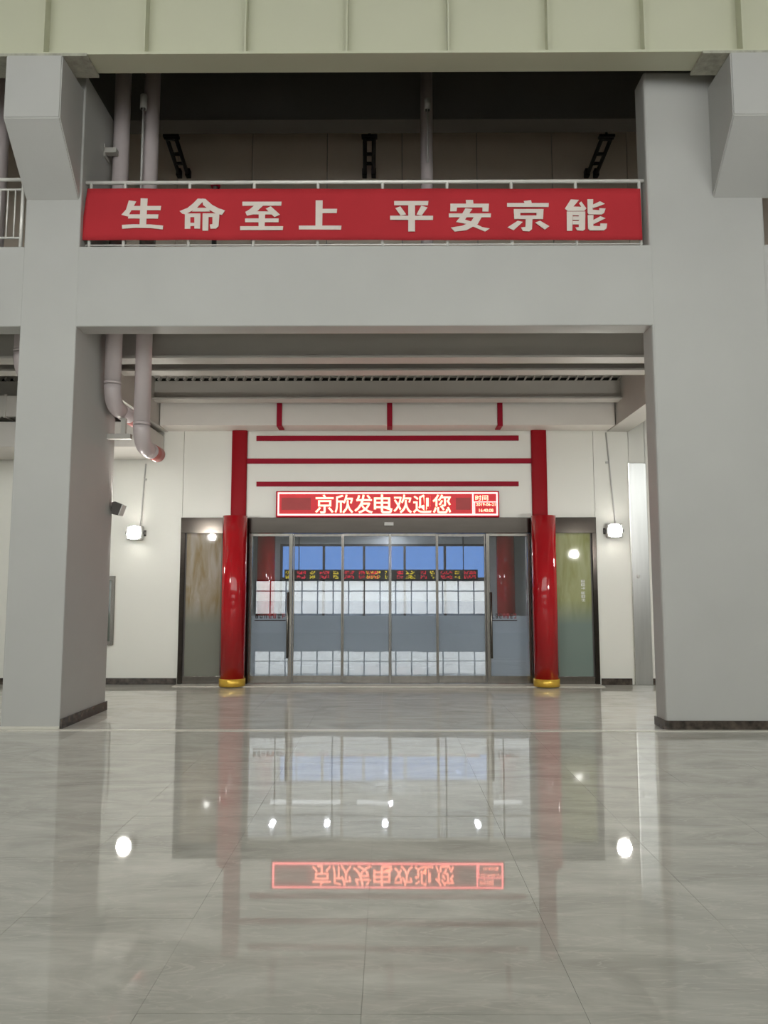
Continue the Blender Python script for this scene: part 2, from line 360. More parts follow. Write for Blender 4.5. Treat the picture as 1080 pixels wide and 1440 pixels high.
rear(-XH, -10.5, 0, 1.87); rear(-6.9, -4.8, 0, 1.87); rear(3.6, XH, 0, 1.87); rear(-10.5, -6.9, 0, 0.62); rear(-4.8, 3.6, 0, 0.62)
struct('wall_rear', bm, M['hallwall'])
def window(name, x0, x1, z0, z1, n, bar=None, fine=False):
    w = thing(name, None, None, ((x0 + x1) / 2, YR - 0.1, z0), kind='structure')
    bm = NB()
    for a in (x0, x1 - 0.05): box(bm, a, a + 0.05, YR - 0.13, YR - 0.07, z0, z1)
    for a in (z0, z1 - 0.05): box(bm, x0 + 0.05, x1 - 0.05, YR - 0.13, YR - 0.07, a, a + 0.05)
    obj('frame', bm, M['darkgrey'], w)
    st = (x1 - x0) / n
    for i in range(1, n):
        bm = NB(); box(bm, x0 + i * st - 0.022, x0 + i * st + 0.022, YR - 0.12, YR - 0.08, z0 + .05, z1 - .05); obj('mullion', bm, M['darkgrey'], w)
    if bar:
        bm = NB(); box(bm, x0 + .05, x1 - .05, YR - 0.125, YR - 0.075, bar - 0.02, bar + 0.02); obj('transom', bm, M['darkgrey'], w)
    for i in range(n):
        bm = NB(); box(bm, x0 + i * st + .02, x0 + (i + 1) * st - .02, YR - 0.103, YR - 0.097, z0 + .04, z1 - .04); obj('pane', bm, M['clear'], w)
    return w
window('window_1', -10.5, -6.9, 0.62, 1.87, 7, 1.47)
window('window_2', -4.8, 3.6, 0.62, 1.87, 15, 1.47)
window('window_3', -12, 12, 3.6, 9.0, 12, 6.3)  # unseen high window, added to light the frame and gallery
bm = NB(); box(bm, -80, 80, -90, YR - 0.2, -0.5, -0.1); struct('ground', bm, M['ground'])

def floodlight(x, y, z, sgn, label, lm, cord_top=None, group=None, lr=0.108, tilt=0.0):
    """wall floodlight: sgn +1 faces +Y, -1 faces -Y (towards the camera)"""
    t = thing('floodlight', label, 'lamp', (x, y, z - 0.12), group)
    d = -1 if sgn < 0 else 1
    bm = NB(); box(bm, x - 0.13, x + 0.13, min(y + d * 0.06, y + d * 0.16), max(y + d * 0.06, y + d * 0.16), z - 0.115, z + 0.115, 0.02); obj('housing', bm, M['plastic'], t)
    bm = NB(); tube(bm, [(x, y + d * 0.155, z), (x, y + d * (0.155 + (0.038 if tilt else 0.012) * math.cos(tilt)), z - 0.038 * math.sin(tilt))], lr, 28); obj('lens', bm, lm, t)
    bm = NB(); box(bm, x - 0.15, x + 0.15, min(y, y + d * 0.012), max(y, y + d * 0.012), z - 0.05, z + 0.05, 0.003)
    box(bm, x - 0.15, x - 0.135, min(y, y + d * 0.12), max(y, y + d * 0.12), z - 0.02, z + 0.02); box(bm, x + 0.135, x + 0.15, min(y, y + d * 0.12), max(y, y + d * 0.12), z - 0.02, z + 0.02)
    obj('yoke', bm, M['darkgrey'], t)
    if cord_top:
        bm = NB(); tube(bm, [(x + cord_top[0], y + d * 0.02, z + 0.05), (x + cord_top[1], y + d * 0.015, cord_top[2])], 0.012, 8)
        c = obj('conduit', bm, M['plastic'], t)
        zc = (z + cord_top[2]) / 2 + 0.3
        bm = NB(); box(bm, x + cord_top[1] - 0.02, x + cord_top[1] + 0.02, min(y, y + d * 0.03), max(y, y + d * 0.03), zc, zc + 0.03); obj('clip', bm, M['plastic'], c)
    return t

# ------------------------------------------------------------------ lobby wall with door opening
xo0 = AX(253, 850, YW); xo1 = AX(840, 850, YW); zo = AZ(728, YW)
zw = 5.0
wb = NB(); box(wb, -XH, xo0, YW + 0.03, YW + 0.2, 0, zw - 0.19); box(wb, xo1, XH, YW + 0.03, YW + 0.2, 0, zw - 0.19); box(wb, xo0, xo1, YW + 0.03, YW + 0.2, zo, zw - 0.19)
wall = struct('wall_back', wb, M['hallwall'], 'white panelled lobby wall around the glass entrance')
def panel(x0, x1, z0, z1):
    bm = NB(); box(bm, x0 + 0.003, x1 - 0.003, YW, YW + 0.03, z0 + 0.003, z1 - 0.003, 0.002); obj('panel', bm, M['white'], wall)
zsof = AZ(606, YW)
for xa, xb in ((-9.4, -7.6), (-7.6, -5.8), (-5.8, -4.6), (-4.6, xo0)):
    panel(xa, xb, 0, zw)
panel(xo0, xo1, zo, zw)
panel(xo1, AX(889, 800, YW), 0, zw); panel(AX(914, 850, YW), 5.6, 0, zw); panel(5.6, 7.4, 0, zw); panel(AX(889, 800, YW), AX(914, 850, YW), AZ(652, YW), zw)

def skirt(name, x0, x1, n):
    b = thing(name, None, None, ((x0 + x1) / 2, YW, 0), kind='structure'); st = (x1 - x0) / n
    for i in range(n):
        bm = NB(); box(bm, x0 + i * st + 0.001, x0 + (i + 1) * st - 0.001, YW - 0.018, YW - 0.0005, 0.001, 0.10, 0.002); obj('skirting_tile', bm, M['skirt'], b)
skirt('baseboard_left', -9.2, xo0 - 0.02, 7); skirt('baseboard_right', xo1 + 0.03, AX(889, 955, YW) , 1); skirt('baseboard_far', AX(916, 955, YW), 7.0, 3)

# tall stainless door leaf beside the pier
sx0 = AX(890, 850, YW); sx1 = AX(914, 850, YW); sz = AZ(652, YW)
st = thing('steel_door', 'tall narrow brushed steel door set in the white wall beside the wide pier', 'door', ((sx0 + sx1) / 2, YW, 0))
bm = NB(); box(bm, sx0, sx1, YW - 0.03, YW - 0.001, 0.002, sz, 0.004); obj('leaf', bm, M['leaf'], st)
bm = NB(); box(bm, sx0 - 0.02, sx0 - .001, YW - 0.04, YW - 0.001, 0.002, sz + 0.0); obj('edge_trim', bm, M['chrome'], st)
bm = NB(); tube(bm, [(sx0 + 0.09, YW - 0.03, 1.72), (sx0 + 0.09, YW - 0.06, 1.72)], 0.025, 14); obj('lock', bm, M['chrome'], st)

# ------------------------------------------------------------------ lobby ceiling: slab, beams, deck, fascia
zsl = 5.02
HX0, HX1, HY0, HY1 = AX(146, 400, 9.3), AX(216, 400, 9.3), 9.15, 9.6
def holed(bm, y0, y1, z0, z1):
    box(bm, -XH, HX0, y0, y1, z0, z1); box(bm, HX1, XH, y0, y1, z0, z1); box(bm, HX0, HX1, y0, HY0, z0, z1); box(bm, HX0, HX1, HY1, y1, z0, z1)
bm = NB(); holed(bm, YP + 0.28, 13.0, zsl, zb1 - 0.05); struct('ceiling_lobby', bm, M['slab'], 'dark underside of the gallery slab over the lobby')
zfl = AZ(503, 9.6)
def ibeam(label, y0, y1, z0, x0, x1, top, mt=None, flange=0.03):
    mt = mt or M['steelbeam']
    b = thing('steel_beam', label, 'beam', ((x0 + x1) / 2, (y0 + y1) / 2, z0))
    bm = NB(); box(bm, x0, x1, y0, y1, z0, z0 + flange, 0.003); obj('bottom_flange', bm, mt, b)
    bm = NB(); box(bm, x0, x1, y0 + 0.1, y0 + 0.12, z0 + flange, top); obj('web', bm, mt, b)
    return b
xbl = AX(235, 605, YW); xbr = AX(855, 605, YW)
ibeam('grey steel cross beam under the slab, the one just behind the pipes', 9.6, 9.87, zfl, -XH, XH, zsl)
ibeam('grey steel cross beam between the pipes and the slotted deck edge', 10.16, 10.4, AZ(521, 10.16), -XH, XH, zsl)
yC = 11.67; zC = AZ(561, yC); zCt = AZ(533, yC)
ibeam('grey steel cross beam carrying the slotted deck edge above the white fascia', yC, yC + 0.24, zC, -XH, XH, zCt)
bm = NB(); box(bm, -XH, XH, yC + 0.14, yC + 0.2, zCt, zsl); tag(obj('deck_void_shade', bm, M['void']), 'black strip for the shade between the cross beam and the slab above', 'painted shade')  # solid black strip stands in for the shade of the deck voids
dk = thing('floor_deck', 'row of small pale deck ribs along the black slot above the cross beam', 'deck', (0, yC + 0.06, zCt))
bm = NB()
x = -8.0
while x < 8.0:
    prism(bm, [(x, zCt), (x + 0.024, zCt), (x + 0.049, zCt + 0.055), (x + 0.025, zCt + 0.055)], 'y', yC + 0.02, yC + 0.14)
    x += 0.133
o = obj('deck_rib', bm, M['steelbeam'], dk); o['kind'] = 'stuff'
bm = NB(); box(bm, -XH, XH, yC + 0.0, yC + 0.14, zCt + 0.055, zCt + 0.11); obj('deck_edge', bm, M['steelbeam'], dk)
# side box beams running back to the wall
for nm, xa, xb in (('grey box beam running back to the wall beside the steel door', xbr, xbr + 0.33), ('grey box beam running back to the wall behind the two pipes', xbl - 0.33, xbl)):
    b = thing('box_beam', nm, 'beam', ((xa + xb) / 2, 11, AZ(606, YW)))
    bm = NB(); box(bm, xa, xb, 9.88, YW, zsof + 0.004, zsl, 0.006); obj('casing', bm, M['steelbeam'], b)
    bm = NB(); box(bm, xa - 0.012, xb + 0.012, 9.88, YW, zsof - 0.016, zsof + 0.004, 0.002); obj('bottom_plate', bm, M['steelbeam'], b)
yF = 12.05; zF = zsof - 0.0
fc = NB(); box(fc, xbl + 0.013, xbr - 0.013, yF, YW - 0.001, zF, AZ(560, yF) + 0.3)
tag(obj('ceiling_fascia', fc, M['fascia']), 'white boxed fascia over the entrance with three red strips', 'fascia')
for i, px in enumerate((393, 548, 703)):
    x = AX(px, 585, yF); zt = AZ(567, yF)
    bm = NB(); box(bm, x - 0.042, x + 0.042, yF - 0.02, yF - 0.0005, zF - 0.02, zt, 0.002); box(bm, x - 0.042, x + 0.042, yF - 0.001, YW - 0.16, zF - 0.02, zF - 0.0005, 0.002)
    tag(obj('fascia_strip', bm, M['redflat']), ['short red strip wrapped over the fascia edge near the pipes', 'short red strip wrapped over the fascia edge above the middle of the lit sign', 'short red strip wrapped over the fascia edge near the steel door'][i], 'strip', 'red strips on the fascia')

# red wall strips
for (xa, xb, ya, yb), lb in zip(((361, 729, 613, 620), (340, 750, 645, 652), (361, 729, 677.5, 684)),
        ('shorter red wall strip, topmost of three, just under the fascia', 'longest red wall strip joining the two red columns', 'shorter red wall strip just above the lit sign')):
    bm = NB(); box(bm, AX(xa, ya, YW), AX(xb, ya, YW), YW - 0.03, YW - 0.0005, AZ(yb, YW), AZ(ya, YW), 0.003)
    tag(obj('wall_strip', bm, M['redflat']), lb, 'strip')

# ------------------------------------------------------------------ red columns
def column(px, label, Y=YW - 0.27, w=33.0, low=950.5, zt=None):
    xc = AX(px, 900, YW - 0.27)
    t = thing('red_column', label, 'column', (xc, Y, 0)); r = 0.193
    ztop = zo + 0.0
    zg_ = 0.13
    bm = NB(); lathe(bm, [(r, zg_), (r, ztop)], xc, Y, 48); obj('shaft', bm, M['red'], t)
    bm = NB(); lathe(bm, [(r + 0.012, 0.013), (r + 0.012, zg_)], xc, Y, 48); obj('gold_base', bm, M['gold'], t)['label'] = 'gold ring'
    bm = NB()
    n = 16; w2 = 0.125
    prof = [(xc + w2 * math.cos(math.pi * k / n), YW - 0.001 - 0.07 * math.sin(math.pi * k / n) ** 0.3) for k in range(n + 1)]
    prism(bm, prof, 'z', ztop, zsof); obj('upper_pilaster', bm, M['redpil'], t)
column(327.5, 'glossy red round column with gold foot beside the ochre patterned panel')
column(767.5, 'glossy red round column with gold foot beside the olive patterned panel')

# ------------------------------------------------------------------ glass entrance
zh = AZ(750, YW)          # underside of the header
xd0 = AX(350, 850, YW); xd1 = AX(747, 850, YW)
def frame_box(name, x0, x1, y0, y1, z0, z1, m, parent, bev=0.003):
    bm = NB(); box(bm, x0, x1, y0, y1, z0, z1, bev); return obj(name, bm, m, parent)
hd = thing('trim_1', 'brushed steel header with painted-in dark reflection over the glass doors', None, (0, YW, zh), kind='structure')
frame_box('header', xo0, xo1, YW - 0.06, YW + 0.16, zh, zo - 0.001, M['header'], hd)
frame_box('jamb', xo0, xo0 + 0.07, YW - 0.06, YW + 0.16, 0.013, zh, M['header'], hd)
frame_box('jamb', xo1 - 0.07, xo1, YW - 0.06, YW + 0.16, 0.013, zh, M['header'], hd)
frame_box('post', xd0 - 0.10, xd0, YW - 0.06, YW + 0.16, 0.013, zh, M['header'], hd)
frame_box('post', xd1, xd1 + 0.10, YW - 0.06, YW + 0.16, 0.013, zh, M['header'], hd)
xs0 = AX(312, 850, YW); xs1 = AX(781, 850, YW)
frame_box('post', xs0, xs0 + 0.08, YW - 0.06, YW + 0.16, 0.013, zh, M['header'], hd)
frame_box('post', xs1 - 0.08, xs1, YW - 0.06, YW + 0.16, 0.013, zh, M['header'], hd)
# closing plates behind the columns
frame_box('cheek', xs0 + 0.08, xd0 - 0.10, YW + 0.02, YW + 0.1, 0.013, zh, M['header'], hd)
frame_box('cheek', xd1 + 0.10, xs1 - 0.08, YW + 0.02, YW + 0.1, 0.013, zh, M['header'], hd)
# side panels
for nm, x0, x1, mt, lb in (('window_4', xo0 + 0.07, xs0, 'mural_l', 'fixed side glass panel with ochre patterned film'), ('window_5', xs1, xo1 - 0.07, 'mural_r', 'fixed side glass panel with olive green patterned film')):
    w = thing(nm, lb, None, ((x0 + x1) / 2, YW, 0), kind='structure')
    frame_box('bottom_rail', x0, x1, YW - 0.03, YW + 0.06, 0.013, 0.13, M['steel'], w)
    bm = NB(); box(bm, x0 + .002, x1 - .002, YW + 0.0, YW + 0.012, 0.131, zh - .001); obj('pane', bm, M[mt], w)
    frame_box('bead', x0, x0 + 0.02, YW - 0.012, YW + 0.0, 0.13, zh, M['darkgrey'], w, 0)
    frame_box('bead', x1 - 0.02, x1, YW - 0.012, YW + 0.0, 0.13, zh, M['darkgrey'], w, 0)
    if mt == 'mural_r':
        xm = AX(820, 830, YW); zt = AZ(815, YW)
        for k in range(6):
            z = zt - k * 0.056 - (0.02 if k > 2 else 0); bm = NB()
            for a, b, c, d in ((-.03, -.012, 0, .042), (-.03, .03, .036, .044), (0, .008, 0, .044), (.02, .03, 0.004, .044), (-.03, .03, .016, .024), (-.02, .03, 0, .007)):
                if random.random() < 0.85: box(bm, xm + a, xm + b, YW - 0.0025, YW - 0.0005, z - .05 + c, z - .05 + d)
            if bm.verts: obj('glass_mark', bm, M['mark'], w)['label'] = 'small white vertical lettering'  # abstract white strokes, not real characters
            else: bm.free()
# doors: hinged, four sliding, hinged
edges = [xd0] + [AX(p, 850, YW) for p in (411, 481.5, 548.5, 615, 684)] + [xd1]
labels = ['hinged glass door with pull bar beside the ochre panel', 'sliding glass leaf next to the hinged door by the ochre panel', 'sliding glass leaf at the centre joint, on the side of the pipes',
          'sliding glass leaf at the centre joint, on the side of the steel door', 'sliding glass leaf next to the hinged door by the olive panel', 'hinged glass door with pull bar beside the olive panel']
for i in range(6):
    x0, x1 = edges[i], edges[i + 1]; hinged = i in (0, 5)
    yy = YW + (0.0 if hinged else (0.05 if i in (1, 4) else 0.0))
    d = thing('door_%d' % (i + 1), labels[i], None, ((x0 + x1) / 2, yy, 0), kind='structure')
    sw = 0.045 if hinged else 0.022
    swl, swr = sw, sw
    if i == 0: swr = 0.06
    if i == 5: swl = 0.06
    frame_box('stile', x0 + 0.002, x0 + swl, yy - 0.02, yy + 0.03, 0.02, zh - 0.004, M['steel'], d)
    frame_box('stile', x1 - swr, x1 - 0.002, yy - 0.02, yy + 0.03, 0.02, zh - 0.004, M['steel'], d)
    frame_box('bottom_rail', x0 + swl, x1 - swr, yy - 0.02, yy + 0.03, 0.02, 0.135, M['steel'], d)
    frame_box('top_rail', x0 + swl, x1 - swr, yy - 0.02, yy + 0.03, zh - 0.05, zh - 0.004, M['steel'], d)
    bm = NB(); box(bm, x0 + swl - .004, x1 - swr + .004, yy, yy + 0.010, 0.13, zh - 0.045); obj('pane', bm, M['glass'], d)
    bm = NB(); box(bm, x0 + swl, x1 - swr, yy + 0.0105, yy + 0.0125, 0.136, AZ(866, YW)); obj('frosted_film', bm, M['film'], d)
    if hinged:
        hx = AX(405, 880, YW) if i == 0 else AX(690.5, 880, YW)
        bm = NB(); tube(bm, [(hx, yy - 0.075, 0.42), (hx, yy - 0.075, 1.47)], 0.016, 12)
        for z in (0.55, 1.35): tube(bm, [(hx, yy - 0.075, z), (hx, yy + 0.0, z)], 0.011, 8)
        obj('pull_bar', bm, M['steel'], d)
        tx0, tx1 = ((358, 402) if i == 0 else (691, 727)); ztt = AZ(862, YW); zbb = AZ(873, YW)
        xa, xb = AX(tx0, 866, YW), AX(tx1, 866, YW)
        nch = 7; cw = (xb - xa) / nch
        for k in range(nch):
            bm = NB(); cx = xa + k * cw
            for a, b, c, e in ((.15, .85, .75, .9), (.2, .35, .1, .8), (.15, .85, .42, .55), (.6, .75, .1, .8), (.2, .8, .1, .22)):
                if random.random() < 0.8: box(bm, cx + a * cw, cx + b * cw, yy - 0.0025, yy - 0.0005, zbb + .03 + (ztt - zbb - .03) * c, zbb + .03 + (ztt - zbb - .03) * e)
            if bm.verts: obj('glass_mark', bm, M['mark_dark' if (k < 3 or k == 5) else 'mark_red'], d)
            else: bm.free()
        bm = NB(); box(bm, xa, xb, yy - 0.0025, yy - 0.0005, zbb, zbb + 0.012); obj('vinyl_line', bm, M['mark_dark'], d)
sn = NB(); x = AX(547, 738, YW); box(sn, x - 0.075, x + 0.075, YW - 0.10, YW - 0.061, AZ(740, YW), AZ(735, YW), 0.008)
tag(obj('door_sensor', sn, M['plastic']), 'small pale motion sensor box on the header over the centre doors', 'sensor')

# ------------------------------------------------------------------ text
def text_bm(s, bold=0.0):
    c = bpy.data.curves.new('text', 'FONT'); c.body = s; c.size = 1.0; c.offset = bold; c.resolution_u = 3; c.extrude = 0.01
    o = bpy.data.objects.new('text', c); COL.objects.link(o); bpy.context.view_layer.update()
    me = bpy.data.meshes.new_from_object(o.evaluated_get(bpy.context.evaluated_depsgraph_get()))
    bpy.data.objects.remove(o); bpy.data.curves.remove(c)
    bm = NB(); bm.from_mesh(me); bpy.data.meshes.remove(me); return bm
def place_text(bm, x0, x1, z0, z1, y, thick=0.004):
    xs = [v.co.x for v in bm.verts]; ys = [v.co.y for v in bm.verts]; a, b, c, d = min(xs), max(xs), min(ys), max(ys)
    for v in bm.verts:
        v.co = Vector((x0 + (v.co.x - a) / (b - a) * (x1 - x0), y - (thick if v.co.z > 0 else 0.0), z0 + (v.co.y - c) / (d - c) * (z1 - z0)))
    return bm

# LED sign
YS = YW - 0.10
def SX(px): return AX(px, 709, YS)
def SZ(py): return AZ(py, YS)
sg = thing('led_sign', 'long red lit sign with welcome characters and clock over the doors', 'sign', (SX(545), YS, SZ(727)))
bm = NB(); box(bm, SX(388), SX(702), YS, YW - 0.0005, SZ(727.5), SZ(690.5), 0.006); obj('housing', bm, M['redflat'], sg)
bm = NB(); box(bm, SX(393), SX(664), YS - 0.004, YS - 0.0005, SZ(722.5), SZ(695)); obj('screen', bm, M['led_red'], sg)
bm = NB(); box(bm, SX(667), SX(698), YS - 0.004, YS - 0.0005, SZ(722.5), SZ(695)); obj('clock_screen', bm, M['led_red'], sg)
for a, b in ((396, 437), (641, 662)):
    bm = NB(); box(bm, SX(a), SX(b), YS - 0.006, YS - 0.004, SZ(717), SZ(700)); obj('unlit_block', bm, M['led_dark'], sg)
bm = NB()
box(bm, SX(390.5), SX(700), YS - 0.009, YS - 0.0005, SZ(694.6), SZ(692.4)); box(bm, SX(390.5), SX(700), YS - 0.009, YS - 0.0005, SZ(725), SZ(722.6))
for a, b in ((390.5, 392.7), (664, 666.2), (697.8, 700)): box(bm, SX(a), SX(b), YS - 0.009, YS - 0.0005, SZ(722.6), SZ(694.6))
box(bm, SX(666.2), SX(697.8), YS - 0.009, YS - 0.0005, SZ(706.6), SZ(705.4)); box(bm, SX(666.8), SX(668), YS - 0.009, YS - 0.0005, SZ(722.6), SZ(706.6))
obj('lit_border', bm, M['led_border'], sg)
cs = '京欣发电欢迎您'; c0 = 442.5; cw = (635 - 442.5) / 7
for k, ch in enumerate(cs):
    bm = place_text(text_bm(ch, 0.012), SX(c0 + k * cw + 0.8), SX(c0 + (k + 1) * cw - 0.8), SZ(721.8), SZ(695.5), YS - 0.0045); obj('character', bm, M['led_text'], sg)
for k, ch in enumerate('时间'):
    bm = place_text(text_bm(ch, 0.01), SX(668.5 + k * 9.5), SX(677 + k * 9.5), SZ(704), SZ(696.5), YS - 0.0045); obj('character', bm, M['led_text'], sg)
bm = place_text(text_bm('2019-06-21', 0.01), SX(669.5), SX(696.5), SZ(711.6), SZ(707.3), YS - 0.0045); obj('date', bm, M['led_text'], sg)
bm = place_text(text_bm('16:40:08', 0.01), SX(673.5), SX(693.5), SZ(720), SZ(715.5), YS - 0.0045); obj('time', bm, M['led_text'], sg)

# ------------------------------------------------------------------ lobby lamps, cameras, cabinet
def wall_lamp(px, py, label, dx, pyt):
    p = at(px, py, YW); floodlight(p.x, YW - 0.001, p.z, -1, label, M['lamp'], (0.05, dx, AZ(pyt, YW)))
wall_lamp(193, 750, 'bright floodlight on the white wall beside the ochre patterned panel', 0.11, 652)
wall_lamp(861, 747, 'bright floodlight on the white wall beside the olive patterned panel', -0.06, 609)
floodlight(3.84, YP + DR + 0.001, 2.25, 1, 'floodlight on the back of the wide pier aimed at the doors', M['hlamp'], lr=0.066, tilt=0.6)
xk = xl1; yk = YP + DP - 0.02; pk = at(160, 715, YP + DP - .1)
k = thing('floodlight', 'small dark floodlight on the back corner of the pillar by the pipes', 'lamp', (xk, yk, pk.z - 0.08))
bm = NB(); box(bm, xk, xk + 0.05, yk - 0.03, yk + 0.03, pk.z - 0.03, pk.z + 0.03, 0.004); obj('arm', bm, M['darkgrey'], k)
bm = NB(); prism(bm, [(xk + 0.03, pk.z - 0.07), (xk + 0.11, pk.z - 0.085), (xk + 0.16, pk.z + 0.05), (xk + 0.07, pk.z + 0.09), (xk + 0.03, pk.z + 0.08)], 'y', yk - 0.09, yk + 0.06); obj('housing', bm, M['darkgrey'], k)
bm = NB(); prism(bm, [(xk + 0.115, pk.z - 0.085), (xk + 0.125, pk.z - 0.085), (xk + 0.172, pk.z + 0.045), (xk + 0.162, pk.z + 0.05)], 'y', yk - 0.09, yk + 0.06); obj('lens_frame', bm, M['mark'], k)
bm = NB(); tube(bm, [(xk + 0.088, yk + 0.045, pk.z + 0.012), (xk + 0.088, yk + 0.045 + 0.04 * math.cos(0.5), pk.z + 0.012 - 0.04 * math.sin(0.5))], 0.054, 28); obj('lens', bm, M['hlamp'], k)
cx0 = AX(88, 860, YW); cx1 = AX(161, 860, YW); cz0 = AZ(907, YW); cz1 = AZ(810, YW)
c = thing('wall_cabinet', 'steel framed glass wall cabinet partly hidden behind the pillar by the pipes', 'cabinet', ((cx0 + cx1) / 2, YW, cz0))
bm = NB()
for a, b, z0, z1 in ((cx0, cx1, cz0, cz0 + 0.06), (cx0, cx1, cz1 - 0.07, cz1), (cx0, cx0 + 0.05, cz0 + .06, cz1 - .07), (cx1 - 0.05, cx1, cz0 + .06, cz1 - .07)): box(bm, a, b, YW - 0.05, YW - 0.0005, z0, z1)
obj('frame', bm, M['steel'], c)
bm = NB(); box(bm, cx0 + .05, cx1 - .05, YW - 0.03, YW - 0.02, cz0 + .06, cz1 - .07); obj('pane', bm, mat('cabinet_glass', (0.13, 0.15, 0.13), 0.03, var=0.1, scale=2, coat=1.0), c)

# ------------------------------------------------------------------ pipes and ducts
YQ = 9.3
def bend(p_top, p_cor, p_end, rb, n=8):
    p_top, p_cor, p_end = Vector(p_top), Vector(p_cor), Vector(p_end)
    d1 = (p_top - p_cor).normalized(); d2 = (p_end - p_cor).normalized()
    a = p_cor + d1 * rb; b = p_cor + d2 * rb
    arc = [(1 - t) ** 2 * a + 2 * t * (1 - t) * p_cor + t * t * b for t in [i / n for i in range(n + 1)]]
    return arc
def pipe(label, x, Y, zc, end, r, ztop, band=None):
    t = thing('water_pipe', label, 'pipe', (x, Y, zc))
    arc = bend((x, Y, ztop), (x, Y, zc), end, 0.26)
    bm = NB(); tube(bm, [(x, Y, ztop), arc[0]], r, 24); obj('riser', bm, M['pipe'], t)
    bm = NB(); tube(bm, arc, r * 1.03, 24); obj('elbow', bm, M['pipe'], t)
    bm = NB(); tube(bm, [arc[-1], end], r, 24); rn = obj('horizontal_run', bm, M['pipe'], t)
    if band:
        e = Vector(end); s = arc[-1]
        bm = NB(); tube(bm, [s.lerp(e, band[0]), s.lerp(e, band[1])], r * 1.02, 24); obj('red_band', bm, M['pipe_red'], t)['label'] = 'red painted band'
    bm = NB(); tube(bm, [arc[0] + Vector((0, 0, 0.0)), arc[0] + Vector((0, 0, 0.035))], r * 1.05, 24); obj('coupling', bm, M['pipe'], t)
    return t
r1 = 11.6 * YQ / F
p1 = at(156.5, 570, YQ); pipe('lavender pipe coming down against the pillar, with the higher elbow', AX(159, 520, YQ), YQ, p1.z, (AX(159, 520, YQ) + 0.02, YQ + 0.95, p1.z), r1, 9.2, (0.45, 1.0))
p2 = at(200, 627, YQ + .15); pipe('lavender pipe with the lower elbow, further from the pillar', AX(201, 540, YQ + .15), YQ + .15, p2.z, (AX(201, 540, YQ + .15) + 0.02, YQ + 0.78, p2.z), r1, 9.2, (0.3, 1.0))
# thin gallery pipe
x3 = AX(600, 200, YQ + 1.2); t3 = thing('gallery_pipe', 'single slim lavender pipe standing in the gallery behind the banner', 'pipe', (x3, YQ + 1.2, zb1))
bm = NB(); tube(bm, [(x3, YQ + 1.2, zb1 - 0.04), (x3, YQ + 1.2, 9.2)], 9.0 * (YQ + 1.2) / F, 24); obj('riser', bm, M['pipe'], t3)
bm = NB(); tube(bm, [(x3, YQ + 1.2, AZ(256, YQ + 1.2)), (x3, YQ + 1.2, AZ(262, YQ + 1.2))], 9.5 * (YQ + 1.2) / F, 24); obj('coupling', bm, M['pipe'], t3)
# pipes in the neighbouring bay
x4 = AX(6, 200, 9.3); t4 = thing('gallery_pipe', 'lavender pipe behind the balustrade with thin uprights', 'pipe', (x4, 9.3, zb1))
bm = NB(); tube(bm, [(x4 - 0.06, 9.3, zb1 - 0.04), (x4 - 0.06, 9.3, 9.2)], 0.11, 24); obj('riser', bm, M['pipe'], t4)
x5 = AX(32, 500, 9.3); e5 = (x5 + 0.5, 9.9, AZ(519, 9.3) )
pipe('lavender pipe bending behind the pillar in the neighbouring bay', x5, 9.3, AZ(524, 9.3), (x5 + 0.02, 10.4, AZ(524, 9.3)), 0.105, zsl)

def duct(label, x0, x1, z0, z1, y0, y1):
    d = thing('air_duct', label, 'duct', ((x0 + x1) / 2, (y0 + y1) / 2, z0))
    bm = NB(); box(bm, x0, x1, y0, y1, z0, z1, 0.01); obj('casing', bm, M['duct'], d)
    x = x1 - 0.02
    while x > x0:
        bm = NB(); box(bm, x - 0.03, x, y0 - 0.02, y1, z0 - 0.02, z1 + 0.02, 0.002); obj('joint_flange', bm, M['duct'], d); x -= 1.5
zd0 = AZ(628, 11.3); zd1 = AZ(592, 11.3)
duct('lower grey rectangular duct along the wall, its end showing past the pillar', -9.0, AX(198, 625, 11.3), zd0, zd1, 11.3, YW - 0.05)
duct('middle grey rectangular duct along the wall in the neighbouring bay', -9.0, AX(150, 590, 11.3), AZ(585, 11.3), zC - 0.03, 11.3, YW - 0.2)
# pipe bracket
xq = AX(150, 612, YP + DP - .2); yq = YP + DP - 0.25
b = thing('pipe_support', 'small steel support arm on the pillar under the higher pipe elbow', 'bracket', (xl1, yq, AZ(617, yq)))
bm = NB(); box(bm, xl1 + .001, xl1 + 0.30, yq - 0.04, yq + 0.04, AZ(617, yq), AZ(610, yq), 0.004); obj('arm', bm, M['steelbeam'], b)
bm = NB(); box(bm, xl1 + 0.17, xl1 + 0.23, yq - 0.03, yq + 0.03, AZ(610, yq), AZ(588, yq), 0.003); obj('upright', bm, M['steelbeam'], b)
b = thing('pipe_support', 'small horizontal support arm from the pillar to the pipe above the banner', 'bracket', (xl1, 9.2, AZ(219, 9.2)))
bm = NB(); box(bm, xl1 + .001, AX(163, 215, 9.1), 9.10, 9.19, AZ(219, 9.2), AZ(212, 9.2), 0.004); obj('arm', bm, M['steelbeam'], b)
bm = NB(); box(bm, xl1 + .001, xl1 + 0.015, 9.10, 9.26, AZ(224, 9.2), AZ(207, 9.2), 0.002); obj('wall_plate', bm, M['steelbeam'], b)

